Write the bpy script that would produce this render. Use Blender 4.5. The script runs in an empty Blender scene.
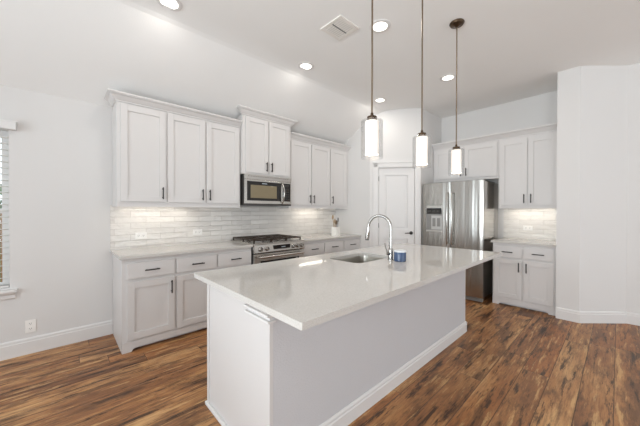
import bpy, bmesh, math, random
from mathutils import Vector, Matrix, Euler
random.seed(7)
S = bpy.context.scene
COL = S.collection
PI = math.pi

# ------------------------------------------------------------------ camera
cd = bpy.data.cameras.new('camera')
cam = bpy.data.objects.new('camera', cd); COL.objects.link(cam)
cd.sensor_width = 36.0
cd.lens = 278.67 / 640 * 36.0
cd.clip_start = 0.02
YAW, PITCH, ROLL = 0.7508, -0.0071, 0.0013
fw = Vector((math.sin(YAW) * math.cos(PITCH), math.cos(YAW) * math.cos(PITCH), math.sin(PITCH)))
rt = Vector((math.cos(YAW), -math.sin(YAW), 0)); up = rt.cross(fw)
r2 = math.cos(ROLL) * rt + math.sin(ROLL) * up; u2 = math.cos(ROLL) * up - math.sin(ROLL) * rt
m = Matrix((r2, u2, -fw)).transposed().to_4x4(); m.translation = Vector((-0.5796, -3.753, 1.3355))
cam.matrix_world = m
S.camera = cam

# ------------------------------------------------------------------ light and exposure
vs = S.view_settings
vs.view_transform = 'Standard'; vs.look = 'None'; vs.gamma = 1; vs.use_curve_mapping = False
vs.exposure = 0.05
W = bpy.data.worlds.new('world'); S.world = W; W.use_nodes = True
bg = W.node_tree.nodes['Background']
bg.inputs['Color'].default_value = (0.86, 0.93, 1.0, 1); bg.inputs['Strength'].default_value = 1.7
try:
    S.cycles.max_bounces = 10; S.cycles.diffuse_bounces = 6; S.cycles.sample_clamp_indirect = 6
except Exception:
    pass
DAY_LEFT, FILL_REAR, CAN_W, UNDER_W, PENDANT_W = 48, 44, 3.6, .28, .45

def area(name, loc, rot, sx, sy, power, color=(1, 1, 1), shape='RECTANGLE', spread=None):
    l = bpy.data.lights.new(name, 'AREA'); l.shape = shape; l.size = sx
    if shape in ('RECTANGLE', 'ELLIPSE'): l.size_y = sy
    l.energy = power; l.color = color
    if spread: l.spread = spread
    o = bpy.data.objects.new(name, l); COL.objects.link(o); o.location = loc; o.rotation_euler = rot
    return o
# daylight lamps added at unseen left windows, farther ones tilted up toward the ceiling
for k, yc in enumerate((-1.6, -3.4, -5.2)):
    area('window_daylight', (-3.12, yc, 1.45), (0, -PI / 2 - (.0, .42, .42)[k], 0), 1.9, 1.3, DAY_LEFT * (.62, 1.3, .62)[k], ((0.82, 0.93, 1.0), (0.88, 0.955, 1.0), (0.88, 0.955, 1.0))[k], spread=(2.7, 2.1, 2.1)[k])
area('rear_fill_light', (1.2, -8.7, 1.4), (PI / 2 + .38, 0, 0), 6.5, 2.3, FILL_REAR, (0.92, 0.98, 1.0))  # fill lamp added at the unseen rear, aimed upward to brighten the ceiling

# ------------------------------------------------------------------ materials
def lin(h):
    h = h.lstrip('#'); c = [int(h[i:i + 2], 16) / 255 for i in (0, 2, 4)]
    return tuple((x / 12.92 if x <= .04045 else ((x + .055) / 1.055) ** 2.4) for x in c) + (1,)
class NT:
    def __init__(s, name):
        s.m = bpy.data.materials.new(name); s.m.use_nodes = True; s.t = s.m.node_tree
        s.p = s.t.nodes['Principled BSDF']; s.out = s.t.nodes['Material Output']
    def n(s, typ, **kw):
        nd = s.t.nodes.new(typ)
        for k, v in kw.items():
            if k in nd.inputs.keys() if isinstance(k, str) else False: nd.inputs[k].default_value = v
            else: setattr(nd, k, v)
        return nd
    def l(s, a, b): s.t.links.new(a, b)
    def math(s, op, a, b=None, c=None):
        nd = s.t.nodes.new('ShaderNodeMath'); nd.operation = op
        for i, v in enumerate((a, b, c)):
            if v is None: continue
            if isinstance(v, (int, float)): nd.inputs[i].default_value = v
            else: s.l(v, nd.inputs[i])
        return nd.outputs[0]
    def ramp(s, fac, stops, interp='LINEAR'):
        nd = s.t.nodes.new('ShaderNodeValToRGB'); cr = nd.color_ramp; cr.interpolation = interp
        while len(cr.elements) < len(stops): cr.elements.new(0.5)
        for e, (p, c) in zip(cr.elements, stops): e.position = p; e.color = c
        s.l(fac, nd.inputs[0]); return nd.outputs[0]
    def mix(s, fac, a, b, blend='MIX'):
        nd = s.t.nodes.new('ShaderNodeMix'); nd.data_type = 'RGBA'; nd.blend_type = blend
        for i, v in ((0, fac), (6, a), (7, b)):
            if isinstance(v, (int, float, tuple)): nd.inputs[i].default_value = v
            else: s.l(v, nd.inputs[i])
        return nd.outputs[2]
    def noise(s, vec, scale, detail=3, rough=.5):
        nd = s.t.nodes.new('ShaderNodeTexNoise'); nd.inputs['Scale'].default_value = scale
        nd.inputs['Detail'].default_value = detail; nd.inputs['Roughness'].default_value = rough
        if vec is not None: s.l(vec, nd.inputs['Vector'])
        return nd.outputs[0]
    def coords(s, scale=(1, 1, 1)):
        tc = s.t.nodes.new('ShaderNodeTexCoord'); mp = s.t.nodes.new('ShaderNodeMapping')
        mp.inputs['Scale'].default_value = scale; s.l(tc.outputs['Object'], mp.inputs[0]); return mp.outputs[0]
    def bump(s, h, strength, dist=.01):
        nd = s.t.nodes.new('ShaderNodeBump'); nd.inputs['Strength'].default_value = strength
        nd.inputs['Distance'].default_value = dist; s.l(h, nd.inputs['Height']); s.l(nd.outputs[0], s.p.inputs['Normal'])
    def set(s, **kw):
        for k, v in kw.items(): s.p.inputs[k.replace('_', ' ')].default_value = v
        return s

def paint(name, hexc, rough=.5, grain=60, bump=.04, vary=.02, spec=.5):
    a = NT(name); v = a.coords()
    c = lin(hexc); d = tuple(x * (1 - vary * 2) for x in c[:3]) + (1,)
    a.l(a.mix(a.noise(v, 3, 4), c, d), a.p.inputs['Base Color'])
    a.set(Roughness=rough); a.p.inputs['Specular IOR Level'].default_value = spec
    if bump: a.bump(a.noise(v, grain, 2), bump, .004)
    return a.m
M = {}
M['wall'] = paint('wall_paint', '#dcdad8', .85, 160, .12, .01, .25)
M['ceiling'] = paint('ceiling_paint', '#efeeec', .95, 90, .2, .01, .15)
M['cabinet'] = paint('cabinet_paint', '#d5d2d0', .42, 20, .02, .008)
M['trim'] = paint('trim_paint', '#e0deDC', .4, 20, .02, .008)
M['island'] = paint('island_wall_texture', '#cbcacc', .75, 110, .45, .01, .25)
M['plastic'] = paint('outlet_plastic', '#f1efeb', .35, 20, 0, .005)
M['slat'] = paint('blind_slat', '#efeeeb', .5, 20, 0, .005)
def metal(name, hexc, rough, streak=None, amt=.06):
    a = NT(name); c = lin(hexc)
    a.set(Metallic=1.0, Roughness=rough)
    v = a.coords(streak or (3, 3, 3)); nz = a.noise(v, 8, 3)
    a.l(a.mix(nz, c, tuple(x * (1 - amt * 3) for x in c[:3]) + (1,)), a.p.inputs['Base Color'])
    r = a.math('MULTIPLY_ADD', nz, amt * 2, rough - amt); a.l(r, a.p.inputs['Roughness'])
    return a.m
M['steel'] = metal('brushed_stainless', '#d6d3ce', .36, (60, 60, .7), .05)
M['steel_h'] = metal('brushed_stainless_horizontal', '#cfccc7', .24, (.7, 40, 60), .05)
a = NT('fridge_stainless'); v = a.coords((7, 7, .22)); v2 = a.coords((90, 90, .8))
a.set(Metallic=1.0, Roughness=.24); a.l(a.mix(a.noise(v2, 4, 2), lin('#bdbab5'), lin('#aeaba6')), a.p.inputs['Base Color'])
a.bump(a.noise(v, 1, 2), .5, .03); M['fridge'] = a.m
M['handle_steel'] = metal('fridge_handle_steel', '#c6c3be', .2)
M['sink'] = metal('satin_sink_steel', '#c2beb6', .3)
M['chrome'] = metal('polished_nickel', '#adaaa6', .12, None, .01)
M['bronze'] = metal('dark_bronze', '#5a4a3c', .38, None, .04)
M['rod'] = metal('aged_bronze_rod', '#8a7b6a', .35, None, .04)
def plain(name, hexc, rough=.4, metallic=0, spec=.5):
    a = NT(name); c = lin(hexc); v = a.coords()
    a.l(a.mix(a.noise(v, 12, 2), c, tuple(x * .9 for x in c[:3]) + (1,)), a.p.inputs['Base Color'])
    a.set(Roughness=rough, Metallic=metallic); a.p.inputs['Specular IOR Level'].default_value = spec
    return a.m
M['pull'] = plain('black_bronze_pull', '#2c2724', .4)
M['black'] = plain('black_enamel', '#1b1a19', .3)
M['glass_black'] = plain('black_glass', '#1d1a18', .06)
M['oven_glass'] = plain('tan_reflection_glass', '#85795f', .08)  # tan tone of a reflection put into the microwave window's base colour
M['iron'] = plain('cast_iron', '#35281d', .35)
M['grey_plastic'] = plain('grey_plastic', '#8d8c8a', .35)
M['pale_plastic'] = plain('pale_grey_plastic', '#c9c8c6', .35)
M['dark_grey'] = plain('appliance_side', '#3d3b39', .4)
M['side_grey'] = metal('appliance_side_steel', '#d2cec8', .10, (60, 60, .7), .03)
M['candle_blue'] = plain('blue_glass_jar', '#3f5272', .25)
M['lid'] = plain('pale_lid', '#d9dde2', .4)
M['white_ceramic'] = plain('white_block', '#f3f0ea', .35)
M['wood_handle'] = plain('tan_wood', '#b59a78', .5)
M['bark'] = plain('bark', '#6b5846', .8)
M['dark_slot'] = plain('dark_slot', '#4c4a48', .6)
M['display'] = plain('display_text', '#b9c4cc', .4)
def emit(name, col, strength):
    a = NT(name); a.set(Roughness=.5)
    a.p.inputs['Base Color'].default_value = col
    a.p.inputs['Emission Color'].default_value = col; a.p.inputs['Emission Strength'].default_value = strength
    return a.m
M['can_glow'] = emit('lamp_lens', (1, .95, .87, 1), 2.6)
M['under_glow'] = emit('led_lens', (1, .93, .83, 1), 9)
M['opal'] = emit('lit_opal_glass', (1, .94, .87, 1), .28)
def clear_glass(name, tint=(1, 1, 1, 1)):
    a = NT(name); t = a.t
    t.nodes.remove(a.p)
    tr = t.nodes.new('ShaderNodeBsdfTransparent'); tr.inputs[0].default_value = tint
    gl = t.nodes.new('ShaderNodeBsdfGlossy'); gl.inputs['Roughness'].default_value = .02
    fr = t.nodes.new('ShaderNodeLayerWeight'); fr.inputs[0].default_value = .35
    mx = t.nodes.new('ShaderNodeMixShader')
    a.l(a.math('MULTIPLY_ADD', fr.outputs['Fresnel'], .25, .02), mx.inputs[0])
    a.l(tr.outputs[0], mx.inputs[1]); a.l(gl.outputs[0], mx.inputs[2]); a.l(mx.outputs[0], a.out.inputs[0])
    return a.m
M['clear'] = clear_glass('clear_glass', (.98, .98, .98, 1))
M['pane'] = clear_glass('window_glass', (.97, .98, .98, 1))
# speckled white quartz
a = NT('speckled_quartz'); v = a.coords()
f1 = a.ramp(a.noise(v, 260, 2, .6), [(.38, lin('#bbb7b1')), (.48, lin('#cbc8c3')), (.64, lin('#cfccc8')), (.74, lin('#dddbd8'))])
f2 = a.mix(a.ramp(a.noise(v, 5, 4), [(.35, (0, 0, 0, 1)), (.75, (.35, .35, .35, 1))]), f1, lin('#c4c0bb'))
a.l(f2, a.p.inputs['Base Color']); a.set(Roughness=.06); M['quartz'] = a.m
# wavy glazed subway tile; vec maps the wall plane to the brick plane
def tile(name, ax):
    a = NT(name); t = a.t
    tc = t.nodes.new('ShaderNodeTexCoord'); sp = t.nodes.new('ShaderNodeSeparateXYZ'); cb = t.nodes.new('ShaderNodeCombineXYZ')
    a.l(tc.outputs['Object'], sp.inputs[0]); a.l(sp.outputs[ax], cb.inputs[0]); a.l(sp.outputs[2], cb.inputs[1])
    br = t.nodes.new('ShaderNodeTexBrick'); a.l(cb.outputs[0], br.inputs['Vector'])
    br.inputs['Color1'].default_value = lin('#e6e2dc'); br.inputs['Color2'].default_value = lin('#d6d1cb'); br.inputs['Mortar'].default_value = lin('#c8c2bb')
    br.inputs['Scale'].default_value = 1; br.inputs['Brick Width'].default_value = .30; br.inputs['Row Height'].default_value = .0666
    br.inputs['Mortar Size'].default_value = .0022; br.inputs['Mortar Smooth'].default_value = .3
    mp = t.nodes.new('ShaderNodeMapping'); mp.inputs['Scale'].default_value = (5, 5, 16); a.l(tc.outputs['Object'], mp.inputs[0])
    nz = a.noise(mp.outputs[0], 1, 3)
    a.l(a.mix(a.ramp(nz, [(.3, (0, 0, 0, 1)), (.8, (.5, .5, .5, 1))]), br.outputs['Color'], lin('#f0ede8')), a.p.inputs['Base Color'])
    a.set(Roughness=.16)
    mp2 = t.nodes.new('ShaderNodeMapping'); mp2.inputs['Scale'].default_value = (12, 12, 24); a.l(tc.outputs['Object'], mp2.inputs[0])
    h = a.math('SUBTRACT', a.math('MULTIPLY', a.noise(mp2.outputs[0], 1, 2), 1.3), a.math('MULTIPLY', br.outputs['Fac'], .8))
    a.bump(h, .9, .009)
    return a.m
M['tile_x'] = tile('glazed_tile_on_back_wall', 0); M['tile_y'] = tile('glazed_tile_on_fridge_wall', 1)
# rustic hand-scraped hickory planks running along X
def floor_mat():
    a = NT('rustic_plank_floor'); t = a.t
    tc = t.nodes.new('ShaderNodeTexCoord'); sp = t.nodes.new('ShaderNodeSeparateXYZ'); a.l(tc.outputs['Object'], sp.inputs[0])
    X, Y = sp.outputs[0], sp.outputs[1]
    pw, pl = .178, 1.9
    yr = a.math('DIVIDE', Y, pw); row = a.math('FLOOR', yr)
    wn = t.nodes.new('ShaderNodeTexWhiteNoise'); wn.noise_dimensions = '1D'; a.l(row, wn.inputs['W'])
    xr = a.math('ADD', a.math('DIVIDE', X, pl), a.math('MULTIPLY', wn.outputs['Value'], 7.3)); colm = a.math('FLOOR', xr)
    cb = t.nodes.new('ShaderNodeCombineXYZ'); a.l(row, cb.inputs[0]); a.l(colm, cb.inputs[1])
    w2 = t.nodes.new('ShaderNodeTexWhiteNoise'); w2.noise_dimensions = '2D'; a.l(cb.outputs[0], w2.inputs['Vector'])
    rnd = w2.outputs['Value']; sc = t.nodes.new('ShaderNodeSeparateColor'); a.l(w2.outputs['Color'], sc.inputs[0])
    r2_, r3_ = sc.outputs[1], sc.outputs[2]
    def stretched(sx, sy, off):
        c = t.nodes.new('ShaderNodeCombineXYZ')
        a.l(a.math('MULTIPLY', X, sx), c.inputs[0]); a.l(a.math('MULTIPLY', Y, sy), c.inputs[1]); a.l(a.math('MULTIPLY', rnd, off), c.inputs[2])
        return c.outputs[0]
    broad = a.noise(stretched(1.1, 5, 37), 1, 4, .62)
    grain = a.noise(stretched(6, 70, 53), 1, 4, .7)
    streak = a.noise(stretched(2.0, 19, 91), 1.0, 8, .74)
    worm = a.noise(stretched(3.5, 22, 23), 1, 6, .72)
    cloud = a.noise(stretched(2.0, 6, 11), 1, 5, .68)
    base = a.ramp(a.math('ADD', a.math('MULTIPLY', broad, .9), a.math('MULTIPLY', rnd, .2)),
                  [(.32, lin('#724a2f')), (.48, lin('#9a6942')), (.62, lin('#b78555')), (.80, lin('#d0a471'))])
    hue = a.mix(a.ramp(r2_, [(.5, (0, 0, 0, 1)), (1, (.5, .5, .5, 1))]), base, lin('#ad6a38'))
    hue = a.mix(a.ramp(cloud, [(.50, (0, 0, 0, 1)), (.62, (.7, .7, .7, 1))]), hue, lin('#5e412d'))
    g = a.mix(a.ramp(grain, [(.36, (.6, .6, .6, 1)), (.54, (0, 0, 0, 1))]), hue, lin('#64442b'))
    k = a.mix(a.ramp(streak, [(.545, (0, 0, 0, 1)), (.60, (.9, .9, .9, 1))]), g, lin('#3c291c'))
    k2 = a.mix(a.ramp(streak, [(.38, (.7, .7, .7, 1)), (.45, (0, 0, 0, 1))]), k, lin('#d3a973'))
    k3 = a.mix(a.ramp(worm, [(.60, (0, 0, 0, 1)), (.67, (.8, .8, .8, 1))]), k2, lin('#24170f'))
    fy = a.math('FRACT', yr); fx = a.math('FRACT', xr)
    ey = a.math('MULTIPLY', a.math('MINIMUM', fy, a.math('SUBTRACT', 1.0, fy)), pw)
    ex = a.math('MULTIPLY', a.math('MINIMUM', fx, a.math('SUBTRACT', 1.0, fx)), pl)
    e = a.math('MINIMUM', ey, ex)
    seam = a.ramp(e, [(0.0, (1, 1, 1, 1)), (.0035, (0, 0, 0, 1))])
    a.l(a.mix(a.math('MULTIPLY', seam, .85), k3, lin('#35241a')), a.p.inputs['Base Color'])
    a.l(a.math('MULTIPLY_ADD', grain, .2, .30), a.p.inputs['Roughness'])
    a.p.inputs['Specular IOR Level'].default_value = .4
    h = a.math('SUBTRACT', a.math('ADD', a.math('MULTIPLY', streak, .6), a.math('MULTIPLY', grain, .25)), a.math('MULTIPLY', seam, .8))
    a.bump(h, .35, .006)
    return a.m
M['floor'] = floor_mat()
def foliage_mat():
    a = NT('hedge_leaf'); v = a.coords()
    a.l(a.ramp(a.noise(v, 14, 4), [(.35, lin('#34482a')), (.6, lin('#6d8450')), (.8, lin('#9fb080'))]), a.p.inputs['Base Color']); a.set(Roughness=.7)
    return a.m
M['leaf'] = foliage_mat()
M['fence'] = plain('fence_board', '#9a704c', .8)
M['lawn'] = plain('lawn_green', '#6f7d4c', .9)
M['vent'] = paint('vent_enamel', '#e6e2dc', .5, 20, 0, .005)

# ------------------------------------------------------------------ mesh helpers
class MB:
    def __init__(s): s.b = bmesh.new()
    def box(s, x0, x1, y0, y1, z0, z1, bev=0.0, rot=None, piv=None):
        r = bmesh.ops.create_cube(s.b, size=1); vs_ = r['verts']
        for v in vs_:
            v.co = Vector(((x0 + x1) / 2 + v.co.x * (x1 - x0), (y0 + y1) / 2 + v.co.y * (y1 - y0), (z0 + z1) / 2 + v.co.z * (z1 - z0)))
        if rot is not None:
            p = Vector(piv) if piv else Vector(((x0 + x1) / 2, (y0 + y1) / 2, (z0 + z1) / 2))
            R = Euler(rot).to_matrix()
            for v in vs_: v.co = R @ (v.co - p) + p
        if bev:
            es = list({e for v in vs_ for e in v.link_edges})
            bmesh.ops.bevel(s.b, geom=es, offset=bev, segments=2, profile=.6, affect='EDGES')
        return s
    def prism(s, pts, z0, z1):           # polygon in xy extruded in z
        lo = [s.b.verts.new((x, y, z0)) for x, y in pts]; hi = [s.b.verts.new((x, y, z1)) for x, y in pts]
        n = len(pts)
        s.b.faces.new(lo[::-1]); s.b.faces.new(hi)
        for i in range(n): s.b.faces.new((lo[i], lo[(i + 1) % n], hi[(i + 1) % n], hi[i]))
        return s
    def profile(s, pts, axis, a0, a1):   # polygon in the plane across an axis, extruded along it
        def mk(u, w, t): return (t, u, w) if axis == 'x' else (u, t, w)
        lo = [s.b.verts.new(mk(u, w, a0)) for u, w in pts]; hi = [s.b.verts.new(mk(u, w, a1)) for u, w in pts]
        n = len(pts)
        s.b.faces.new(lo[::-1]); s.b.faces.new(hi)
        for i in range(n): s.b.faces.new((lo[i], lo[(i + 1) % n], hi[(i + 1) % n], hi[i]))
        return s
    def sweep_rect(s, x0, x1, yb, yf, prof, left=True, right=True):
        # crown-like moulding around the front of a box; prof = closed list of (outset, z)
        n = len(prof); secs = []
        def sec(f):
            return [s.b.verts.new(f(o) + (z,)) for o, z in prof]
        if left:
            secs.append(sec(lambda o: (x0 - o, yb))); secs.append(sec(lambda o: (x0 - o, yf - o)))
        else: secs.append(sec(lambda o: (x0, yf - o)))
        if right:
            secs.append(sec(lambda o: (x1 + o, yf - o))); secs.append(sec(lambda o: (x1 + o, yb)))
        else: secs.append(sec(lambda o: (x1, yf - o)))
        for A, B in zip(secs, secs[1:]):
            for i in range(n): s.b.faces.new((A[i], A[(i + 1) % n], B[(i + 1) % n], B[i]))
        s.b.faces.new(secs[0][::-1]); s.b.faces.new(secs[-1])
        return s
    def lathe(s, prof, n=32, c=(0, 0, 0), axis='z'):
        rings = []
        def P(r, h, an):
            q = (r * math.cos(an), r * math.sin(an), h)
            if axis == 'y': q = (q[0], q[2], q[1])
            if axis == 'x': q = (q[2], q[0], q[1])
            return Vector(q) + Vector(c)
        for r, h in prof:
            if r < 1e-6: rings.append([s.b.verts.new(P(0, h, 0))])
            else: rings.append([s.b.verts.new(P(r, h, 2 * PI * k / n)) for k in range(n)])
        for A, B in zip(rings, rings[1:]):
            for k in range(n):
                if len(A) == 1 and len(B) == 1: continue
                if len(A) == 1: s.b.faces.new((A[0], B[k], B[(k + 1) % n]))
                elif len(B) == 1: s.b.faces.new((A[k], A[(k + 1) % n], B[0]))
                else: s.b.faces.new((A[k], A[(k + 1) % n], B[(k + 1) % n], B[k]))
        return s
    def tube(s, pts, r, n=12, caps=True):
        pts = [Vector(p) for p in pts]; rs = r if isinstance(r, (list, tuple)) else [r] * len(pts)
        T0 = (pts[1] - pts[0]).normalized()
        N = T0.cross(Vector((0, 0, 1)))
        if N.length < 1e-3: N = T0.cross(Vector((1, 0, 0)))
        N.normalize(); rings = []
        for i, p in enumerate(pts):
            T = (pts[min(i + 1, len(pts) - 1)] - pts[max(i - 1, 0)]).normalized()
            N = (N - T * N.dot(T)).normalized(); B = T.cross(N)
            rings.append([s.b.verts.new(p + rs[i] * (math.cos(2 * PI * k / n) * N + math.sin(2 * PI * k / n) * B)) for k in range(n)])
        for A, B in zip(rings, rings[1:]):
            for k in range(n): s.b.faces.new((A[k], A[(k + 1) % n], B[(k + 1) % n], B[k]))
        if caps: s.b.faces.new(rings[0][::-1]); s.b.faces.new(rings[-1])
        return s
    def build(s, name, mat, parent=None, smooth=False, loc=(0, 0, 0), rotz=0):
        bmesh.ops.recalc_face_normals(s.b, faces=s.b.faces)
        me = bpy.data.meshes.new(name); s.b.to_mesh(me); s.b.free()
        me.materials.append(M[mat] if isinstance(mat, str) else mat)
        if smooth:
            for p in me.polygons: p.use_smooth = True
            try: me.set_sharp_from_angle(angle=math.radians(40))
            except Exception: pass
        o = bpy.data.objects.new(name, me); COL.objects.link(o)
        o.location = loc; o.rotation_euler = (0, 0, rotz)
        if parent is not None: o.parent = parent
        return o
def thing(name, label, cat, loc=(0, 0, 0), rotz=0, group=None):
    o = bpy.data.objects.new(name, None); COL.objects.link(o); o.empty_display_size = .1
    o.location = loc; o.rotation_euler = (0, 0, rotz); o['label'] = label; o['category'] = cat
    if group: o['group'] = group
    return o
def tag(o, label, cat, group=None):
    o['label'] = label; o['category'] = cat
    if group: o['group'] = group
    return o
def struct(o, label=None, cat=None):
    o['kind'] = 'structure'
    if label: o['label'] = label; o['category'] = cat
    return o
def sroot(name, label, cat, loc=(0, 0, 0), rotz=0):
    return struct(thing(name, label, cat, loc, rotz))
def copy_tree(o, parent=None):
    c = o.copy(); COL.objects.link(c)
    if parent is not None: c.parent = parent
    for ch in [q for q in bpy.data.objects if q.parent is o]: copy_tree(ch, c)
    return c

# ------------------------------------------------------------------ room shell
ZF = 3.07            # flat ceiling
ZA = 2.457           # where the slope meets the back wall
YC = -1.05           # crease
XS = 3.32            # pantry side wall
P0, P1 = (3.32, -.83), (3.87, -1.48)
XB = 4.652
XL, YR = -3.0, -8.6
struct(MB().box(-3.2, 8, -8.8, .15, -.08, 0).build('floor', 'floor'), 'rustic brown hand scraped wood plank floor', 'floor')
pts = [(.15, ZA - .10), (0, ZA)]
s0 = (ZF - ZA) / (-YC)
for k in range(9):   # softly rounded crease
    t = k / 8; yy = YC + .16 - .36 * t
    zz = ZF - s0 * .36 * (1 - t) ** 2 * .30
    pts.append((yy, min(zz, ZA + s0 * -yy)))
pts += [(-8.8, ZF), (-8.8, ZF + .12), (YC, ZF + .12), (.15, ZA + .15)]
struct(MB().profile(pts, 'x', -3.2, 8).build('ceiling', 'ceiling'), 'off-white ceiling, flat over the island and sloping down to the cabinet wall', 'ceiling')
WX0, WX1, WZ0, WZ1 = -1.85, -.915, .625, 2.06
b = MB().box(-3.2, WX0, 0, .14, 0, 2.5).box(WX1, 3.6, 0, .14, 0, 2.5).box(WX0, WX1, 0, .14, 0, WZ0).box(WX0, WX1, 0, .14, WZ1, 2.5)
struct(b.build('wall_back', 'wall'), 'pale grey wall behind the long cabinet run with the blind covered window', 'wall')
struct(MB().prism([(XS, .0), (XS, P0[1]), (XS + .1, P0[1] + .04), (XS + .1, 0)], 0, 3.1).build('wall_pantry_side', 'wall'), 'short pale wall ending the cabinet run beside the pantry door', 'wall')
# diagonal wall with door opening
dv = Vector((P1[0] - P0[0], P1[1] - P0[1])); DL = dv.length; dv.normalize(); DA = math.atan2(dv.y, dv.x)
wd = sroot('wall_pantry', 'pale diagonal wall holding the white pantry door', 'wall', (P0[0], P0[1], 0), DA)
D0, D1, DZ = .145, .748, 2.075
MB().box(0, D0, 0, .1, 0, 3.1).box(D1, DL, 0, .1, 0, 3.1).box(D0, D1, 0, .1, DZ, 3.1).build('wall_surface', 'wall', wd)
struct(MB().box(P1[0], XB + .1, P1[1], P1[1] + .1, 0, 3.1).build('wall_pantry_return', 'wall'), 'narrow pale wall between the pantry door and the refrigerator', 'wall')
struct(MB().box(XB, XB + .12, -3.3, P1[1] + .1, 0, 3.1).build('wall_fridge', 'wall'), 'pale wall above the cabinets over the refrigerator', 'wall')
YN = -3.222; XE = 3.968
st = [(XB + .12, YN), (XE, YN), (XE, -3.437), (4.37, -3.822), (4.37, -6.5), (4.5, -6.5), (4.5, -3.9), (XB + .12, -3.5)]
struct(MB().prism(st, 0, 3.1).build('wall_right', 'wall'), 'angled pale wall return beside the small cabinet at the right', 'wall')
# unseen sides of the room with tall daylight windows
b = MB(); yw = [(-2.25, -.95), (-4.05, -2.75), (-5.85, -4.55)]
prev = .1
for y0, y1 in yw:
    b.box(XL - .12, XL, y1, prev, 0, ZF); b.box(XL - .12, XL, y0, y1, 0, .45); b.box(XL - .12, XL, y0, y1, 2.45, ZF); prev = y0
b.box(XL - .12, XL, YR, prev, 0, ZF)
struct(b.build('wall_left', 'wall'), 'pale wall with three tall windows facing the kitchen', 'wall')
b = MB().box(-3.2, -2.2, YR - .12, YR, 0, ZF).box(4.7, 8, YR - .12, YR, 0, ZF).box(-2.2, 4.7, YR - .12, YR, 2.6, ZF)
struct(b.build('wall_rear', 'wall'), 'pale wall around the wide glazed opening of the living side', 'wall')

def base_profile(h=.14, t=.016): return [(0, 0), (-t, 0), (-t, h - .035), (-t * .75, h - .03), (-t * .75, h - .012), (-t * .35, h), (0, h)]
def baseboard(name, p, q, h=.14, label=None, ext0=0, ext1=0):
    # p -> q with the room on the right-hand side of travel
    d = Vector((q[0] - p[0], q[1] - p[1])); L = d.length; an = math.atan2(d.y, d.x)
    o = MB().profile(base_profile(h), 'x', -ext0, L + ext1).build(name, 'trim', None, False, (p[0], p[1], 0), an)
    return struct(o, label, 'baseboard')
baseboard('baseboard_back', (XL, 0), (-.166, 0), .15, 'white baseboard along the wall under the window')
baseboard('baseboard_right', (XE, YN - .0), (XE, -3.437), .138, 'white baseboard at the foot of the narrow wall end', 0, .006)
baseboard('baseboard_angle', (XE, -3.437), (4.37, -3.822), .138, 'white baseboard along the angled wall', .006, 0)
baseboard('baseboard_hall', (4.37, -3.822), (4.37, -6.5), .138, 'white baseboard running away at the right edge')
baseboard('baseboard_pantry_side', (XS, -.66), (XS, P0[1]), .138, 'white baseboard under the short pantry wall')

# pantry door on the diagonal wall
d1 = sroot('door_1', 'white two-panel pantry door with a dark lever handle', 'door', (P0[0], P0[1], 0), DA)
w = D1 - D0
b = MB(); y0, y1 = .012, .047      # leaf, set back in the opening
stl = .11
b.box(D0 + .004, D0 + stl, y0, y1, .01, DZ - .004).box(D1 - stl, D1 - .004, y0, y1, .01, DZ - .004)
for z0, z1 in ((.01, .24), (.86, 1.03), (DZ - .125, DZ - .004)): b.box(D0 + stl, D1 - stl, y0, y1, z0, z1)
for z0, z1 in ((.24, .86), (1.03, DZ - .125)):
    b.box(D0 + stl, D1 - stl, y0 + .02, y1 - .006, z0, z1)
    b.box(D0 + stl + .03, D1 - stl - .03, y0 + .008, y1 - .010, z0 + .03, z1 - .03, .006)
leaf = b.build('door_leaf', 'trim', d1)
b = MB()
for x0, x1 in ((D0 - .09, D0), (D1, D1 + .09)):
    b.box(x0, x1, -.014, .0, 0, DZ + .09); b.box(x0 + .012, x1 - .012, -.02, -.012, 0, DZ + .078, .003)
b.box(D0, D1, -.014, 0, DZ, DZ + .09); b.box(D0 - .078, D1 + .078, -.02, -.012, DZ + .012, DZ + .078, .003)
b.box(D0 - .095, D1 + .095, -.026, 0, DZ + .078, DZ + .1, .004)
b.build('door_casing', 'trim', d1)
hx = D1 - .055
b = MB().lathe([(0, -.012), (.027, -.012), (.03, -.004), (.03, 0), (0, 0)], 24, (hx, y0, .965), 'y')
b.tube([(hx, y0, .965), (hx, y0 - .05, .965)], .009)
b.tube([(hx, y0 - .05, .965), (hx - .05, y0 - .052, .967), (hx - .11, y0 - .048, .962)], [.011, .009, .007])
b.build('door_handle', 'pull', d1, True)
for z in (.25, 1.05, 1.85):
    MB().tube([(D0 + .002, -.004, z), (D0 + .002, -.004, z + .08)], .007, 8).build('hinge', 'pull', d1, True)

# window in the back wall, its sill and blind
w1 = sroot('window_1', 'white framed window at the left edge of the long wall', 'window', (0, 0, 0))
b = MB()
for x0, x1, z0, z1 in ((WX0, WX1, WZ0, WZ0 + .05), (WX0, WX1, WZ1 - .05, WZ1), (WX0, WX0 + .05, WZ0 + .05, WZ1 - .05), (WX1 - .05, WX1, WZ0 + .05, WZ1 - .05), (WX0 + .05, WX1 - .05, 1.31, 1.355)):
    b.box(x0, x1, .07, .12, z0, z1)
b.build('window_frame', 'trim', w1)
MB().box(WX0 + .05, WX1 - .05, .09, .096, WZ0 + .05, WZ1 - .05).build('window_pane', 'pane', w1)
b = MB().box(WX0 - .05, WX1 + .05, -.055, .0, WZ0 - .025, WZ0 + .0, .006).box(WX0, WX1, 0, .07, WZ0 - .001, WZ0 + .012)
b.profile([(0, .60), (-.035, .60), (-.03, .585), (-.018, .575), (-.018, .545), (-.01, .535), (0, .535)], 'x', WX0 - .03, WX1 + .035)
b.build('window_sill', 'trim', w1)
wb = thing('window_blind', 'white slatted blind hanging in the window at the left edge', 'blind', ((WX0 + WX1) / 2, 0, WZ0))
hw = (WX1 - WX0) / 2
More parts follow.
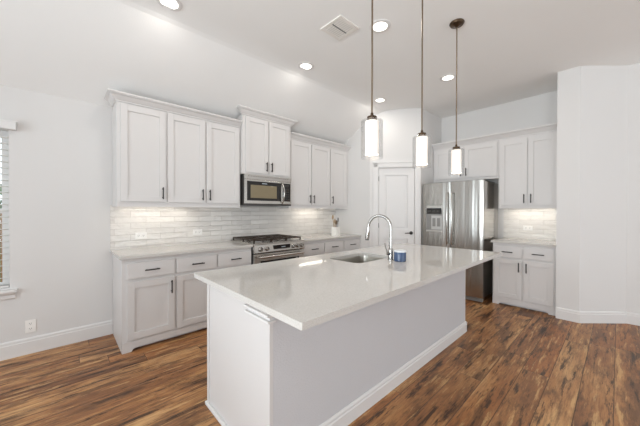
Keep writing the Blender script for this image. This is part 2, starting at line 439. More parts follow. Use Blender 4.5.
MB().box(-hw - .05, hw + .05, -.065, -.002, 1.435, 1.505, .004).box(-hw - .055, hw + .055, -.07, -.002, 1.497, 1.512, .003).build('valance', 'trim', wb)
n = 25
for k in range(n):
    z = .045 + k * (1.38 / n)
    MB().box(-hw + .006, hw - .006, .012, .058, z, z + .003, 0, (math.radians(-8), 0, 0)).build('slat', 'slat', wb)
MB().box(-hw + .006, hw - .006, .018, .052, .014, .034, .003).build('bottom_rail', 'trim', wb)
b = MB()
for x in (-hw + .12, hw - .12): b.tube([(x, .012, .02), (x, .012, 1.44)], .0012, 6)
b.build('ladder_cord', 'slat', wb)
for k, (y0, y1) in enumerate(yw):
    sw = sroot('window_%d' % (k + 2), ['tall white framed window nearest the cabinet wall', 'tall white framed window in the middle of the left wall', 'tall white framed window farthest from the cabinets'][k], 'window')
    b = MB()
    for q in ((y0, y0 + .06, .45, 2.45), (y1 - .06, y1, .45, 2.45), (y0 + .06, y1 - .06, .45, .51), (y0 + .06, y1 - .06, 2.39, 2.45), (y0 + .06, y1 - .06, 1.42, 1.47)):
        b.box(XL - .09, XL - .04, q[0], q[1], q[2], q[3])
    b.build('window_frame', 'trim', sw)

# ------------------------------------------------------------------ cabinets (front faces local -Y, back at y=0)
def pull(parent, x, y, z, vertical, L=.13):
    b = MB(); h = L / 2
    if vertical:
        b.box(x - .006, x + .006, y - .034, y - .022, z - h, z + h, .003)
        for q in (-1, 1): b.box(x - .005, x + .005, y - .024, y, z + q * (h - .018) - .005, z + q * (h - .018) + .005)
    else:
        b.box(x - h, x + h, y - .034, y - .022, z - .006, z + .006, .003)
        for q in (-1, 1): b.box(x + q * (h - .018) - .005, x + q * (h - .018) + .005, y - .024, y, z - .005, z + .005)
    return b.build('handle', 'pull', parent)
def shaker(parent, x0, x1, z0, z1, y, rail=.062, hside=None, hz=None):
    t = .02; b = MB()
    b.box(x0, x0 + rail, y, y + t, z0, z1, .0015).box(x1 - rail, x1, y, y + t, z0, z1, .0015)
    b.box(x0 + rail, x1 - rail, y, y + t, z0, z0 + rail, .0015).box(x0 + rail, x1 - rail, y, y + t, z1 - rail, z1, .0015)
    b.box(x0 + rail - .002, x1 - rail + .002, y + .011, y + t, z0 + rail - .002, z1 - rail + .002)
    d = b.build('door', 'cabinet', parent)
    if hside: pull(d, x0 + .032 if hside == 'l' else x1 - .032, y, hz, True)
    return d
def drawer(parent, x0, x1, z0, z1, y):
    b = MB().box(x0, x1, y, y + .02, z0, z1, .003)
    d = b.build('drawer', 'cabinet', parent); pull(d, (x0 + x1) / 2, y, (z0 + z1) / 2, False); return d
def upper(label, loc, rotz, W_, dep, z0, z1, dz0, dz1, doors, group=None):
    c = thing('wall_cabinet', label, 'cabinet', loc, rotz, group)
    (MB().box(0, W_, -dep + .02, -.002, z0 + .03, z1) if z1 < 2.5 else MB().profile([(-.002, z0 + .03), (-.002, 2.44), (-.27, z1 - .006), (-dep + .02, z1 - .002), (-dep + .02, z0 + .03)], 'x', 0, W_)).box(0, W_, -dep, -dep + .02, z0, z1).box(0, .018, -dep + .02, -.002, z0, z0 + .03).box(W_ - .018, W_, -dep + .02, -.002, z0, z0 + .03).build('body', 'cabinet', c)
    for x0, x1, hs in doors: shaker(c, x0, x1, dz0, dz1, -dep - .02, .06, hs, dz0 + .095)
    return c
CROWN = lambda z0, h: [(0, z0), (.012, z0), (.014, z0 + h * .16), (.022, z0 + h * .2), (.05, z0 + h * .62), (.066, z0 + h * .72), (.068, z0 + h * .80), (.076, z0 + h * .82), (.076, z0 + h), (0, z0 + h)]
UB, UT = 1.378, 2.432
G1 = 'white wall cabinets'
upper('white single-door wall cabinet at the window end of the long run', (-.164, 0, 0), 0, .452, .33, UB, UT, 1.432, 2.412, [(.03, .438, 'r')], G1)
upper('white double-door wall cabinet just left of the microwave', (.288, 0, 0), 0, .879, .33, UB, UT, 1.432, 2.412, [(.008, .413, 'r'), (.435, .858, 'l')], G1)
tag(MB().sweep_rect(-.164, 1.164, -.10, -.33, CROWN(UT, .078), True, False).build('crown_molding', 'cabinet'), 'long white crown molding topping the cabinets left of the microwave', 'molding')
mc = upper('tall raised white double-door cabinet directly above the microwave', (1.17, 0, 0), 0, .79, .38, 1.828, 2.602, 1.85, 2.59, [(.045, .388, 'r'), (.405, .752, 'l')], G1)
MB().sweep_rect(0, .79, -.37, -.38, CROWN(2.602, .086), True, True).build('crown', 'cabinet', mc)
upper('white double-door wall cabinet just right of the microwave', (1.964, 0, 0), 0, .876, .33, UB, UT, 1.432, 2.412, [(.03, .437, 'r'), (.455, .862, 'l')], G1)
upper('white single-door wall cabinet at the pantry end of the long run', (2.842, 0, 0), 0, XS - 2.844, .33, UB, UT, 1.432, 2.412, [(.012, .415, 'l')], G1)
tag(MB().sweep_rect(1.966, XS - .003, -.002, -.33, CROWN(UT, .09), False, False).build('crown_molding', 'cabinet'), 'white crown molding topping the cabinets right of the microwave', 'molding')
RB = -PI / 2
upper('low wide white cabinet above the refrigerator', (XB, P1[1] - .004, 0), RB, 1.014, .33, 1.842, UT, 1.885, 2.392, [(.03, .505, 'r'), (.525, .996, 'l')], G1)
upper('white double-door wall cabinet over the small counter by the angled wall', (XB, -2.5, 0), RB, .718, .33, UB, UT, 1.422, 2.382, [(.022, .356, 'r'), (.372, .69, 'l')], G1)
tag(MB().sweep_rect(0, 3.218 - 1.484, -.002, -.33, CROWN(UT - .01, .098), False, False).build('crown_molding', 'cabinet', None, False, (XB, P1[1] - .004, 0), RB), 'white crown molding along the cabinets over the refrigerator', 'molding')

def base(label, loc, rotz, W_, dep, doors, drawers, feet=(True, True), endpanel=False, group=None):
    c = thing('base_cabinet', label, 'cabinet', loc, rotz, group)
    e0 = .02 if endpanel else 0
    b = MB().box(e0, W_, -dep, -.002, .1, .882)
    b.box(e0, W_, -dep + .055, -.002, 0, .1)
    if endpanel: b.box(0, e0, -dep, -.002, 0, .882)
    b.build('body', 'cabinet', c)
    # toe valance: a shallow arch between bracket feet
    x0, x1 = 0, W_; f = .075
    prof = [(x0, .1), (x0, 0 if feet[0] else .035)]
    if feet[0]: prof += [(x0 + f, 0), (x0 + f + .012, .02), (x0 + f + .04, .034)]
    if feet[1]: prof += [(x1 - f - .04, .034), (x1 - f - .012, .02), (x1 - f, 0), (x1, 0)]
    else: prof += [(x1, .035)]
    prof += [(x1, .1)]
    b = MB(); lo = [b.b.verts.new((x, -dep - .004, z)) for x, z in prof]; hi = [b.b.verts.new((x, -dep + .018, z)) for x, z in prof]
    n = len(prof); b.b.faces.new(lo); b.b.faces.new(hi[::-1])
    for i in range(n): b.b.faces.new((lo[i], hi[i], hi[(i + 1) % n], lo[(i + 1) % n]))
    b.build('toe_valance', 'cabinet', c)
    for x0, x1, hs in doors: shaker(c, x0, x1, .118, .66, -dep - .02, .06, hs, .565)
    for x0, x1 in drawers: drawer(c, x0, x1, .69, .838, -dep - .02)
    return c
G2 = 'white base cabinets'
base('white base cabinet with one drawer at the window end of the run', (-.164, 0, 0), 0, .457, .61, [(.04, .448, 'r')], [(.04, .448)], (True, False), True, G2)
base('white two-drawer base cabinet just left of the range', (.294, 0, 0), 0, .88, .61, [(.012, .43, 'r'), (.45, .868, 'l')], [(.012, .43), (.45, .868)], (False, True), False, G2)
base('white two-drawer base cabinet just right of the range', (1.988, 0, 0), 0, .894, .61, [(.025, .435, 'r'), (.455, .885, 'l')], [(.025, .435), (.455, .885)], (True, False), False, G2)
base('white one-drawer base cabinet against the pantry wall', (2.883, 0, 0), 0, XS - 2.885, .61, [(.012, .418, 'l')], [(.012, .418)], (False, True), False, G2)
base('small white two-door base cabinet by the refrigerator and angled wall', (XB, -2.504, 0), RB, .714, .61, [(.02, .351, 'r'), (.373, .688, 'l')], [(.02, .351), (.373, .688)], (True, True), True, G2)

def slab(name, x0, x1, y0, y1, label, loc=(0, 0, 0), rotz=0):
    return tag(MB().box(x0, x1, y0, y1, .884, .914, .003).build(name, 'quartz', None, False, loc, rotz), label, 'countertop')
slab('countertop', -.184, 1.175, -.65, -.012, 'white quartz countertop left of the range')
slab('countertop', 1.984, XS - .002, -.65, -.012, 'white quartz countertop between the range and the pantry wall')
slab('countertop', -.02, .714, -.65, -.012, 'short white quartz countertop beside the refrigerator', (XB, -2.504, 0), RB)

# backsplashes
tag(MB().box(-.184, XS - .002, -.010, -.001, .885, UB + .02).build('backsplash', 'tile_x'), 'glossy pale subway tile backsplash behind the range', 'backsplash')
tag(MB().box(XB - .010, XB - .001, YN + .002, -2.49, .885, UB + .02).build('backsplash', 'tile_y'), 'glossy pale subway tile backsplash beside the refrigerator', 'backsplash')

# under-cabinet light bars, each with its own lamp
def under_light(label, x, y, L, rotz=0, pw=1.0):
    t = thing('under_cabinet_light', label, 'light', (x, y, UB + .03), rotz, 'under-cabinet light bars')
    MB().box(-L / 2, L / 2, -.025, .025, -.016, 0, .003).build('housing', 'trim', t)
    MB().box(-L / 2 + .01, L / 2 - .01, -.02, .02, -.02, -.016).build('diffuser', 'under_glow', t)
    a_ = area('led_lamp', (0, 0, -.024), (0, 0, 0), L - .02, .03, UNDER_W * pw, (1, .90, .76)); a_.parent = t
under_light('slim light bar under the cabinets left of the microwave', .27, -.16, .72, 0, 1.0)
under_light('slim light bar under the cabinets right of the microwave', 2.62, -.15, .62, 0, 1.0)
under_light('slim light bar under the cabinet beside the refrigerator', XB - .16, -2.86, .58, RB, 1.2)

# ------------------------------------------------------------------ island
IX0, IX1, IY0, IY1 = .167, 2.715, -2.595, -1.82
isl = thing('kitchen_island', 'large white kitchen island with grey textured back panel', 'island', (IX0, IY0, 0))
LX, LY = IX1 - IX0, IY1 - IY0
SX0, SX1, SY0, SY1 = 1.165 - IX0, 1.675 - IX0, -2.335 - IY0, -1.975 - IY0
b = MB().box(.018, LX - .018, 0, .10, .0, .882)                            # knee wall side
b.box(.018, LX - .018, .10, LY, .1, .62).box(.018, LX - .018, .1, LY - .05, 0, .1)
b.box(.018, SX0 - .05, .1, LY, .62, .882).box(SX1 + .05, LX - .018, .1, LY, .62, .882)
b.box(SX0 - .05, SX1 + .05, .1, SY0 - .04, .62, .882).box(SX0 - .05, SX1 + .05, SY1 + .04, LY, .62, .882)
b.build('body', 'island', isl)
MB().box(0, .018, .225, LY, 0, .882).box(-.006, .0, LY - .03, LY + .004, 0, .882).build('end_panel', 'cabinet', isl)['label'] = 'white painted panel at the near end'
MB().box(LX - .018, LX, .0, LY, 0, .882).build('end_panel', 'cabinet', isl)
MB().box(-.002, .018, -.001, .225, 0, .882).build('pilaster', 'cabinet', isl)
b = MB()
for z, o in ((.788, .016), (.820, .020)):
    b.box(-.002 - o, .03, -.001 - o * .5, .225, z, z + .0115, .003)
b.build('capital', 'trim', isl)['label'] = 'stepped white trim under the counter'
b = MB().profile([(0, 0), (-.016, 0), (-.016, .08), (-.011, .086), (-.011, .1), (-.004, .112), (0, .112)], 'x', -.02, LX + .012)
b.box(LX, LX + .012, -.016, .3, 0, .105)
b.build('baseboard', 'trim', isl)
MB().box(-.020, -.0, .0, LY + .012, 0, .022, .006).build('shoe_molding', 'trim', isl)
for k in range(5):   # doors on the working side
    x0 = .03 + k * (LX - .06) / 5; x1 = x0 + (LX - .06) / 5 - .02
    b = MB(); yy = LY; r_ = .06
    b.box(x0, x0 + r_, yy, yy + .02, .12, .86).box(x1 - r_, x1, yy, yy + .02, .12, .86).box(x0 + r_, x1 - r_, yy, yy + .02, .12, .18).box(x0 + r_, x1 - r_, yy, yy + .02, .8, .86)
    b.box(x0 + r_, x1 - r_, yy, yy + .01, .18, .8)
    dd = b.build('door', 'cabinet', isl)
    MB().box(x1 - .038, x1 - .026, yy + .042, yy + .054, .66, .79, .003).box(x1 - .037, x1 - .027, yy + .02, yy + .045, .67, .68).box(x1 - .037, x1 - .027, yy + .02, yy + .045, .77, .78).build('handle', 'pull', dd)
# countertop with rounded sink cut-out
TX0, TX1, TY0, TY1 = .084, 2.722, -2.942, -1.785
b = MB()
def rrect(x0, x1, y0, y1, r, n=5):
    P = []
    for cx, cy, a0 in ((x1 - r, y1 - r, 0), (x0 + r, y1 - r, PI / 2), (x0 + r, y0 + r, PI), (x1 - r, y0 + r, 1.5 * PI)):
        for k in range(n + 1):
            an = a0 + PI / 2 * k / n; P.append((cx + r * math.cos(an), cy + r * math.sin(an)))
    return P
hole = rrect(SX0 + IX0, SX1 + IX0, SY0 + IY0, SY1 + IY0, .06)
outer = rrect(TX0, TX1, TY0, TY1, .006)
def ring(z): return [b.b.verts.new((x, y, z)) for x, y in outer], [b.b.verts.new((x, y, z)) for x, y in hole]
ot, ht = ring(.914); ob_, hb = ring(.884); n = len(ot)
for i in range(n):
    j = (i + 1) % n
    b.b.faces.new((ot[i], ot[j], ht[j], ht[i])); b.b.faces.new((ob_[i], hb[i], hb[j], ob_[j]))
    b.b.faces.new((ot[i], ob_[i], ob_[j], ot[j])); b.b.faces.new((ht[i], ht[j], hb[j], hb[i]))
tag(b.build('island_countertop', 'quartz'), 'wide white quartz countertop overhanging the island', 'countertop')
# undermount sink
sk = thing('kitchen_sink', 'stainless undermount sink set in the island countertop', 'sink', ((SX0 + SX1) / 2 + IX0, (SY0 + SY1) / 2 + IY0, .68))
hx_, hy_ = (SX1 - SX0) / 2, (SY1 - SY0) / 2
b = MB(); rings = []
for off, z, r in ((.022, .2035, .08), (.004, .2035, .062), (.002, .19, .06), (-.008, .02, .055), (-.03, .002, .04), (-.03, .0, .04)):
    rings.append([b.b.verts.new((x, y, z)) for x, y in rrect(-hx_ - off, hx_ + off, -hy_ - off, hy_ + off, r)])
for A, B in zip(rings, rings[1:]):
    for i in range(len(A)): b.b.faces.new((A[i], A[(i + 1) % len(A)], B[(i + 1) % len(A)], B[i]))
b.b.faces.new(rings[-1]); b.build('basin', 'sink', sk, True)
MB().lathe([(0, .004), (.03, .004), (.042, .002), (.045, 0), (0, 0)], 24, (0, 0, .001)).build('drain', 'chrome', sk, True)
# faucet
FX, FY = 1.51, -2.41
fa = thing('kitchen_faucet', 'tall polished gooseneck faucet rising behind the sink', 'faucet', (FX, FY, .914))
MB().lathe([(0, 0), (.027, 0), (.027, .006), (.021, .012), (.020, .09), (.016, .10), (0, .10)], 24).build('base', 'chrome', fa, True)
R_ = .102; H = .279; fdx, fdy = -.25, .968     # spout direction
ptsn = [(0, 0, .08), (0, 0, H)]
for k in range(1, 15):
    an = PI * k / 14; q = R_ * (1 - math.cos(an)); ptsn.append((fdx * q, fdy * q, H + R_ * math.sin(an)))
MB().tube(ptsn, .0125, 14).build('gooseneck', 'chrome', fa, True)
q = 2 * R_
MB().tube([(fdx * q, fdy * q, H + .005), (fdx * q * 1.02, fdy * q * 1.02, H - .03), (fdx * q * 1.06, fdy * q * 1.06, H - .09), (fdx * q * 1.07, fdy * q * 1.07, H - .115)], [.0135, .016, .019, .016], 14).build('spray_head', 'chrome', fa, True)
MB().tube([(fdx * q * 1.07, fdy * q * 1.07, H - .112), (fdx * q * 1.072, fdy * q * 1.072, H - .12)], .0165, 14).build('aerator', 'pull', fa, True)
b = MB().tube([(-.015, 0, .055), (-.04, .008, .055)], .012, 12).tube([(-.036, .006, .058), (-.046, .012, .10), (-.058, .02, .145)], [.006, .0055, .005], 10)
b.build('lever', 'chrome', fa, True)
# candle
ca = thing('candle_jar', 'squat blue candle jar with pale top beside the faucet', 'candle', (1.52, -2.495, .914))
MB().lathe([(0, 0), (.046, 0), (.050, .004), (.050, .072), (.047, .078), (0, .078)], 32).build('jar', 'candle_blue', ca, True)
MB().lathe([(0, .078), (.0505, .078), (.0505, .088), (.047, .091), (0, .091)], 32).build('lid', 'lid', ca, True)

# ------------------------------------------------------------------ microwave
mw = thing('microwave', 'stainless over-the-range microwave mounted under the raised cabinet', 'microwave', (1.19, 0, 1.41))
WM, HM = .762, .414
MB().box(0, WM, -.385, -.012, .0, HM).build('case', 'dark_grey', mw)
MB().box(0, WM, -.41, -.385, .35, HM, .003).build('top_panel', 'steel_h', mw)
b = MB()
for k in range(18): b.box(.05 + k * .037, .075 + k * .037, -.4115, -.409, HM - .026, HM - .021)
b.build('vent_slots', 'dark_slot', mw)
dr = MB().box(0, .60, -.41, -.385, .024, .348, .003).build('door', 'steel_h', mw)
MB().box(.035, .575, -.413, -.409, .065, .325, .003).build('door_glass', 'glass_black', dr)
MB().box(.085, .50, -.4145, -.412, .10, .275, .002).build('door_window', 'oven_glass', dr)
MB().box(.26, .34, -.4145, -.4125, .296, .304).build('badge', 'display', dr)
hz0, hz1 = .03, .335; hpts = []
for k in range(13):
    t = k / 12; hpts.append((.592, -.412 - .058 * math.sin(PI * t) ** .7, hz0 + (hz1 - hz0) * t))
MB().tube(hpts, .0125, 12).build('handle', 'chrome', dr, True)
cp = MB().box(.602, WM, -.41, -.385, .024, .348, .003).build('control_panel', 'steel_h', mw)
MB().box(.608, WM - .02, -.413, -.409, .065, .325, .002).build('keypad', 'glass_black', cp)
MB().box(.64, .72, -.4145, -.4125, .285, .306).build('display', 'dark_grey', cp)
for r_ in range(5):
    for c_ in range(3): MB().box(.632 + c_ * .033, .652 + c_ * .033, -.4142, -.4125, .09 + r_ * .035, .105 + r_ * .035).build('button', 'dark_grey', cp)
MB().box(0, WM, -.405, -.385, 0, .022, .002).build('bottom_grille', 'dark_grey', mw)

# ------------------------------------------------------------------ range
rg = thing('gas_range', 'stainless slide-in gas range below the microwave', 'range', (1.18, 0, 0))
WR = .798; yf = -.655
MB().box(.004, WR - .004, yf + .02, -.014, .05, .9).build('body', 'dark_grey', rg)
MB().box(-.002, WR + .002, yf - .02, -.014, .9, .924, .004).build('cooktop', 'steel_h', rg)
MB().box(.03, WR - .03, yf + .04, -.05, .924, .927).build('cooktop_well', 'steel_h', rg)
b = MB().profile([(yf + .02, .80), (yf - .028, .80), (yf - .034, .812), (yf - .02, .905), (yf + .02, .905)], 'x', 0, WR)
cpn = b.build('control_panel', 'steel_h', rg)
MB().box(.275, .545, yf - .034, yf - .022, .822, .888, .003, (math.radians(8.5), 0, 0)).build('display', 'glass_black', cpn)
MB().box(.40, .46, yf - .037, yf - .03, .855, .865, 0, (math.radians(8.5), 0, 0)).build('display_digits', 'display', cpn)
for x in (.085, .175, .60, .675, .745):
    k_ = MB().lathe([(0, -.034), (.020, -.034), (.024, -.028), (.026, -.008), (.031, -.004), (.031, 0), (0, 0)], 24, (x, yf - .028, .853), 'y').build('knob', 'chrome', rg, True)
    MB().box(x - .003, x + .003, yf - .066, yf - .061, .853, .874).build('pointer', 'dark_slot', k_)
od = MB().box(0, WR, yf - .02, yf + .02, .235, .79, .004).build('oven_door', 'steel_h', rg)
MB().box(.09, WR - .09, yf - .024, yf - .019, .33, .70, .003).build('oven_window', 'glass_black', od)
b = MB().tube([(.04, yf - .065, .752), (WR - .04, yf - .065, .752)], .0145, 14)
for x in (.06, WR - .06): b.box(x - .012, x + .012, yf - .062, yf - .018, .742, .762, .003)
b.build('handle', 'steel_h', od, True)
wdw = MB().box(0, WR, yf - .018, yf + .02, .06, .228, .004).build('warming_drawer', 'steel_h', rg)
MB().tube([(.08, yf - .05, .17), (WR - .08, yf - .05, .17)], .011, 12).box(.1, .12, yf - .05, yf - .016, .163, .177).box(WR - .12, WR - .1, yf - .05, yf - .016, .163, .177).build('handle', 'steel_h', wdw)
for x in (.06, WR - .06):
    for y in (-.1, yf + .08): MB().tube([(x, y, 0), (x, y, .055)], .016, 10).build('foot', 'black', rg, True)
bur = [(.16, -.18), (.16, -.48), (.40, -.33), (.64, -.18), (.64, -.48)]
for x, y in bur:
    bu = MB().lathe([(0, .927), (.058, .927), (.055, .938), (.045, .942), (0, .942)], 24, (x, y, 0)).build('burner', 'grey_plastic', rg, True)
    MB().lathe([(0, .942), (.036, .942), (.038, .947), (.034, .953), (0, .953)], 24, (x, y, 0)).build('burner_cap', 'iron', bu, True)
for x0, x1 in ((.02, .275), (.28, .518), (.523, WR - .02)):
    b = MB(); z0, z1 = .952, .968; y0, y1 = yf + .025, -.045
    b.box(x0, x1, y0, y0 + .014, z0, z1, .003).box(x0, x1, y1 - .014, y1, z0, z1, .003)
    b.box(x0, x0 + .014, y0, y1, z0, z1, .003).box(x1 - .014, x1, y0, y1, z0, z1, .003)
    for t in (.25, .5, .75):
        yy = y0 + (y1 - y0) * t; b.box(x0, x1, yy - .006, yy + .006, z0 + .002, z1, .002)
    xm = (x0 + x1) / 2; b.box(xm - .006, xm + .006, y0, y1, z0 + .002, z1, .002)
    for x in (x0 + .007, x1 - .007):
        for y in (y0 + .007, y1 - .007, (y0 + y1) / 2): b.box(x - .007, x + .007, y - .007, y + .007, .926, z0 + .002)
    b.build('grate', 'iron', rg)

# ------------------------------------------------------------------ refrigerator (faces -X)
fr = thing('refrigerator', 'tall stainless french-door refrigerator beside the pantry door', 'refrigerator', (XB, -1.513, 0), RB)
FW, FD, FH = .915, .79, 1.79     # local x -> room -Y; front at local y=-FD
MB().box(.006, FW - .006, -FD + .06, -.05, .03, FH - .012).build('body', 'side_grey', fr)
MB().box(.04, FW - .04, -FD + .05, -.1, FH - .012, FH + .008).build('hinge_cover', 'dark_grey', fr)
seam = .455; zf = .66
def fdoor(x0, x1, z0, z1):
    b = MB(); P = []
    n = 10
    for k in range(n + 1):
        t = k / n; x = x0 + (x1 - x0) * t
        e = min(t, 1 - t); y = -FD - .004 * math.sin(PI * t) + (.005 * (1 - e / .03) ** 2 if e < .03 else 0)
        P.append((x, y))
    P += [(x1, -FD + .058), (x0, -FD + .058)]
    b.prism(P, z0, z1); return b
dl = fdoor(.0, seam - .003, zf + .006, FH).build('door', 'fridge', fr)
drt = fdoor(seam + .003, FW, zf + .006, FH).build('door', 'fridge', fr)
fz = fdoor(.0, FW, .075, zf - .004).build('freezer_drawer', 'fridge', fr)
def bar(parent, pts_, r=.0125):
    MB().tube(pts_, r, 14).build('handle', 'handle_steel', parent, True)
for par, x in ((dl, seam - .035), (drt, seam + .035)):
    bar(par, [(x, -FD, .83), (x, -FD - .05, .83), (x, -FD - .058, .85), (x, -FD - .058, 1.60), (x, -FD - .05, 1.62), (x, -FD, 1.62)])
bar(fz, [(.1, -FD, .59), (.1, -FD - .05, .59), (.12, -FD - .058, .59), (FW - .12, -FD - .058, .59), (FW - .1, -FD - .05, .59), (FW - .1, -FD, .59)])
dp = MB().box(.07, .325, -FD - .008, -FD + .002, 1.365, 1.425, .003).box(.07, .325, -FD - .008, -FD + .002, 1.0, 1.03, .003).build('dispenser_frame', 'steel', fr)
MB().box(.075, .32, -FD - .0095, -FD, 1.29, 1.385, .002).build('dispenser_screen', 'glass_black', fr)
b = MB().box(.07, .325, -FD - .010, -FD - .004, 1.03, 1.29)
b.build('dispenser_recess', 'grey_plastic', fr)
MB().box(.155, .325, -FD - .013, -FD - .009, 1.04, 1.265, .002).build('dispenser_cavity', 'pale_plastic', fr)
for x in (.175, .25): MB().box(x, x + .052, -FD - .019, -FD - .012, 1.09, 1.225, .004).build('dispenser_paddle', 'grey_plastic', fr)
b = MB()
for k in range(3): b.box(.10 + k * .07, .15 + k * .07, -FD - .0105, -FD - .009, 1.325, 1.345)
b.build('dispenser_icons', 'dark_slot', fr)
MB().box(.02, FW - .02, -FD + .03, -FD + .06, .012, .07).build('kick_grille', 'grey_plastic', fr)
for x in (.06, FW - .06):
    for y in (-FD + .1, -.12): MB().tube([(x, y, 0), (x, y, .035)], .02, 10).build('foot', 'black', fr, True)

# ------------------------------------------------------------------ utensil block on the far counter
ub = thing('utensil_holder', 'white square utensil holder on the counter by the pantry wall', 'holder', (2.86, -.46, .914), math.radians(8))
b = MB(); 
b.box(-.05, .05, -.05, -.042, 0, .15, .002).box(-.05, .05, .042, .05, 0, .15, .002).box(-.05, -.042, -.042, .042, 0, .15, .002).box(.042, .05, -.042, .042, 0, .15, .002).box(-.042, .042, -.042, .042, 0, .008)
b.build('pot', 'white_ceramic', ub)
for k, (x, y, lx, ly, L, mt) in enumerate(((-.02, .0, -.035, .02, .34, 'wood_handle'), (.012, .012, .01, .03, .26, 'wood_handle'), (.02, -.015, .025, 0, .29, 'grey_plastic'), (-.012, -.018, -.01, -.02, .24, 'bark'))):
    u_ = thing('cooking_spoon', ['tan wooden spoon, tallest in the white utensil holder', 'shorter tan wooden spoon in the white utensil holder', 'grey cooking spoon in the white utensil holder', 'short brown spoon in the white utensil holder'][k], 'spoon', (2.86 + x, -.46 + y, .924), 0, 'cooking spoons in the holder')
    e = Vector((lx, ly, L))
    MB().tube([(0, 0, 0), e * .5, e * .8], [.006, .006, .007], 8).build('shaft', mt, u_, True)
    pr = e * .9; b = MB(); bmesh.ops.create_uvsphere(b.b, u_segments=14, v_segments=10, radius=1, matrix=Matrix.Translation(pr) @ Matrix.Diagonal((.022, .009, .042, 1)))
    b.build('bowl', mt, u_, True)

# ------------------------------------------------------------------ outlets
def outlet(label, loc, rotz=0, horiz=False, group='white wall outlets'):
    t = thing('wall_outlet', label, 'outlet', loc, rotz, group)
    w_, h_ = (.115, .072) if horiz else (.072, .115)
    MB().box(-w_ / 2, w_ / 2, -.007, 0, -h_ / 2, h_ / 2, .002).build('cover_plate', 'plastic', t)
    for q in (-1, 1):
        cx, cz = (q * .024, 0) if horiz else (0, q * .024)
        s_ = MB().box(cx - .016, cx + .016, -.0095, -.006, cz - .0155, cz + .0155, .003).build('socket', 'plastic', t)
        b = MB()
        for u in (-.006, .006): b.box(cx + u - .0012, cx + u + .0012, -.0102, -.009, cz - .002, cz + .008)
        b.tube([(cx, -.0102, cz - .008), (cx, -.009, cz - .008)], .0025, 8)
        b.build('slots', 'dark_slot', s_)
outlet('white outlet low on the wall beneath the window', (-.785, 0, .255))
outlet('sideways white outlet on the backsplash nearest the window', (.10, -.010, 1.05), 0, True)
outlet('sideways white outlet on the backsplash left of the range', (.73, -.010, 1.06), 0, True)
outlet('sideways white outlet on the backsplash beside the refrigerator', (XB - .010, -2.81, 1.08), RB, True)

# ------------------------------------------------------------------ ceiling things
def ceiling_z(y): return ZF
cans = [(.093, -1.19, 'round recessed light nearest the left end of the cabinet run'),
        (1.577, -1.19, 'round recessed light above the range'),
        (3.08, -1.20, 'round recessed light in front of the pantry door'),
        (1.62, -2.217, 'round recessed light right of the ceiling vent'),
        (3.108, -2.232, 'round recessed light between the second and third pendants')]
proto = None
for x, y, lb in cans:
    if proto is None:
        t = proto = thing('recessed_light', lb, 'light', (x, y, ZF - .001), 0, 'recessed ceiling lights')
        MB().lathe([(.098, 0), (.098, -.004), (.088, -.009), (.067, -.006), (.067, 0)], 40).build('trim_ring', 'trim', t, True)
        MB().lathe([(0, -.005), (.067, -.005), (.067, 0), (0, 0)], 40).build('lens', 'can_glow', t)
        la = area('can_lamp', (0, 0, -.014), (0, 0, 0), .14, .14, CAN_W, (1, .95, .88), 'DISK'); la.parent = t
    else:
        t = copy_tree(proto); t.location = (x, y, ZF - .001); t['label'] = lb
av = thing('ceiling_vent', 'white slotted air vent set in the flat ceiling', 'vent', (1.368, -1.938, ZF), PI / 2)
hs = .13
b = MB()
for q in ((-hs, -hs + .03, -hs, hs), (hs - .03, hs, -hs, hs), (-hs + .03, hs - .03, -hs, -hs + .03), (-hs + .03, hs - .03, hs - .03, hs)): b.box(q[0], q[1], q[2], q[3], -.010, 0)
b.build('frame', 'vent', av)
MB().box(-hs + .03, hs - .03, -hs + .03, hs - .03, -.002, 0).build('backing', 'grey_plastic', av)
for k in range(8):
    y = -hs + .043 + k * .0249
    for q in (-1, 1):
        MB().box(min(q * .008, q * (hs - .028)), max(q * .008, q * (hs - .028)), y - .0085, y + .0085, -.010, -.0085, 0, (math.radians(8), 0, 0)).build('louver', 'vent', av)

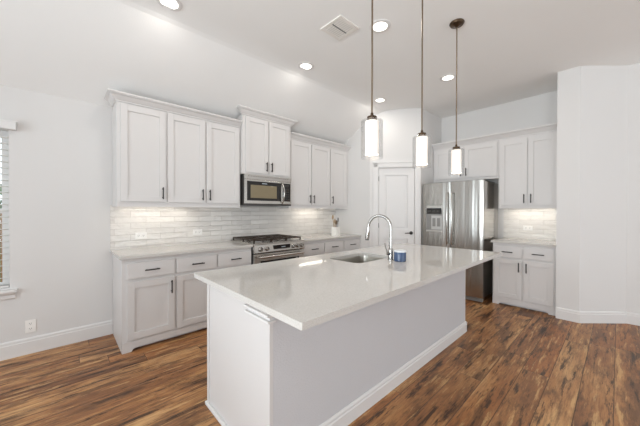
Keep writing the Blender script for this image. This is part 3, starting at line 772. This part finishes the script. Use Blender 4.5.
# pendants in a row over the seating edge
def pendant(x, y, label):
    t = thing('pendant_light', label, 'pendant light', (x, y, ZF), 0, 'pendant lights over the island')
    MB().lathe([(0, 0), (.062, 0), (.064, -.006), (.055, -.02), (.02, -.028), (.010, -.04), (0, -.04)], 36).build('canopy', 'bronze', t, True)
    zt = 1.922 - ZF
    MB().tube([(0, 0, -.03), (0, 0, zt + .02)], .0055, 10).build('rod', 'rod', t, True)
    MB().lathe([(0, .03), (.008, .03), (.010, .012), (.03, .006), (.033, -.012), (.03, -.02), (0, -.02)], 28, (0, 0, zt)).build('fitter', 'bronze', t, True)
    zs = zt - .02
    MB().lathe([(0, -.0), (.039, -.002), (.043, -.006), (.043, -.212), (.0405, -.212), (.0405, -.009), (0, -.007)], 40, (0, 0, zs)).build('inner_shade', 'opal', t, True)
    MB().lathe([(.02, 0.004), (.064, .003), (.069, -.002), (.069, -.235), (.066, -.235), (.066, -.004), (.02, 0)], 48, (0, 0, zs)).build('outer_shade', 'clear', t, True)
    MB().lathe([(0, .03), (.012, .025), (.025, -.01), (.02, -.045), (0, -.06)], 20, (0, 0, zs - .09)).build('bulb', 'can_glow', t, True)
    l = bpy.data.lights.new('pendant_lamp', 'POINT'); l.energy = PENDANT_W; l.color = (1, .90, .76); l.shadow_soft_size = .03
    o = bpy.data.objects.new('pendant_lamp', l); COL.objects.link(o); o.location = (0, 0, zs - .175); o.parent = t
pendant(.856, -2.692, 'glass pendant light nearest the camera, with its canopy out of sight')
pendant(1.44, -2.726, 'middle glass pendant light over the island')
pendant(2.100, -2.726, 'glass pendant light nearest the refrigerator, bronze ceiling canopy visible')

# ------------------------------------------------------------------ outside the window
struct(MB().box(-14, 8, .3, 16, -.4, -.3).build('exterior_lawn', 'lawn'), 'green lawn outside the window', 'lawn')
fe = thing('wooden_fence', 'brown board fence outside the window', 'fence', (.3, 3.2, -.3))
for k in range(28): MB().box(-4 + k * .15, -4 + k * .15 + .142, 0, .02, 0, 1.6).build('fence_board', 'fence', fe)
MB().box(-4, .2, .02, .06, .3, .4).box(-4, .2, .02, .06, 1.2, 1.3).build('fence_rail', 'fence', fe)
def bush(x, y, z, r, label):
    b = MB(); rr = random.Random(int(x * 10))
    for k in range(420):
        u = rr.uniform(-1, 1); an = rr.uniform(0, 2 * PI); q = math.sqrt(1 - u * u); rad = r * rr.uniform(.7, 1.05)
        c = Vector((x + rad * q * math.cos(an), y + rad * q * math.sin(an), z + rad * u * 1.0))
        d1_ = Vector((rr.uniform(-1, 1), rr.uniform(-1, 1), rr.uniform(-1, 1))).normalized() * .14; d2_ = d1_.orthogonal().normalized() * .07
        b.b.faces.new([b.b.verts.new(c + e) for e in (d1_, d2_, -d1_, -d2_)])
    t = thing('garden_tree', label, 'tree', (x, y, -.3))
    o = b.build('foliage', 'leaf', t); o.location = (-x, -y, .3)
    MB().tube([(0, 0, 0), (0, 0, z + .3)], [.09, .05], 8).build('trunk', 'bark', t, True)
bush(-1.9, 7.0, 1.1, .95, 'green tree beyond the fence outside the window')
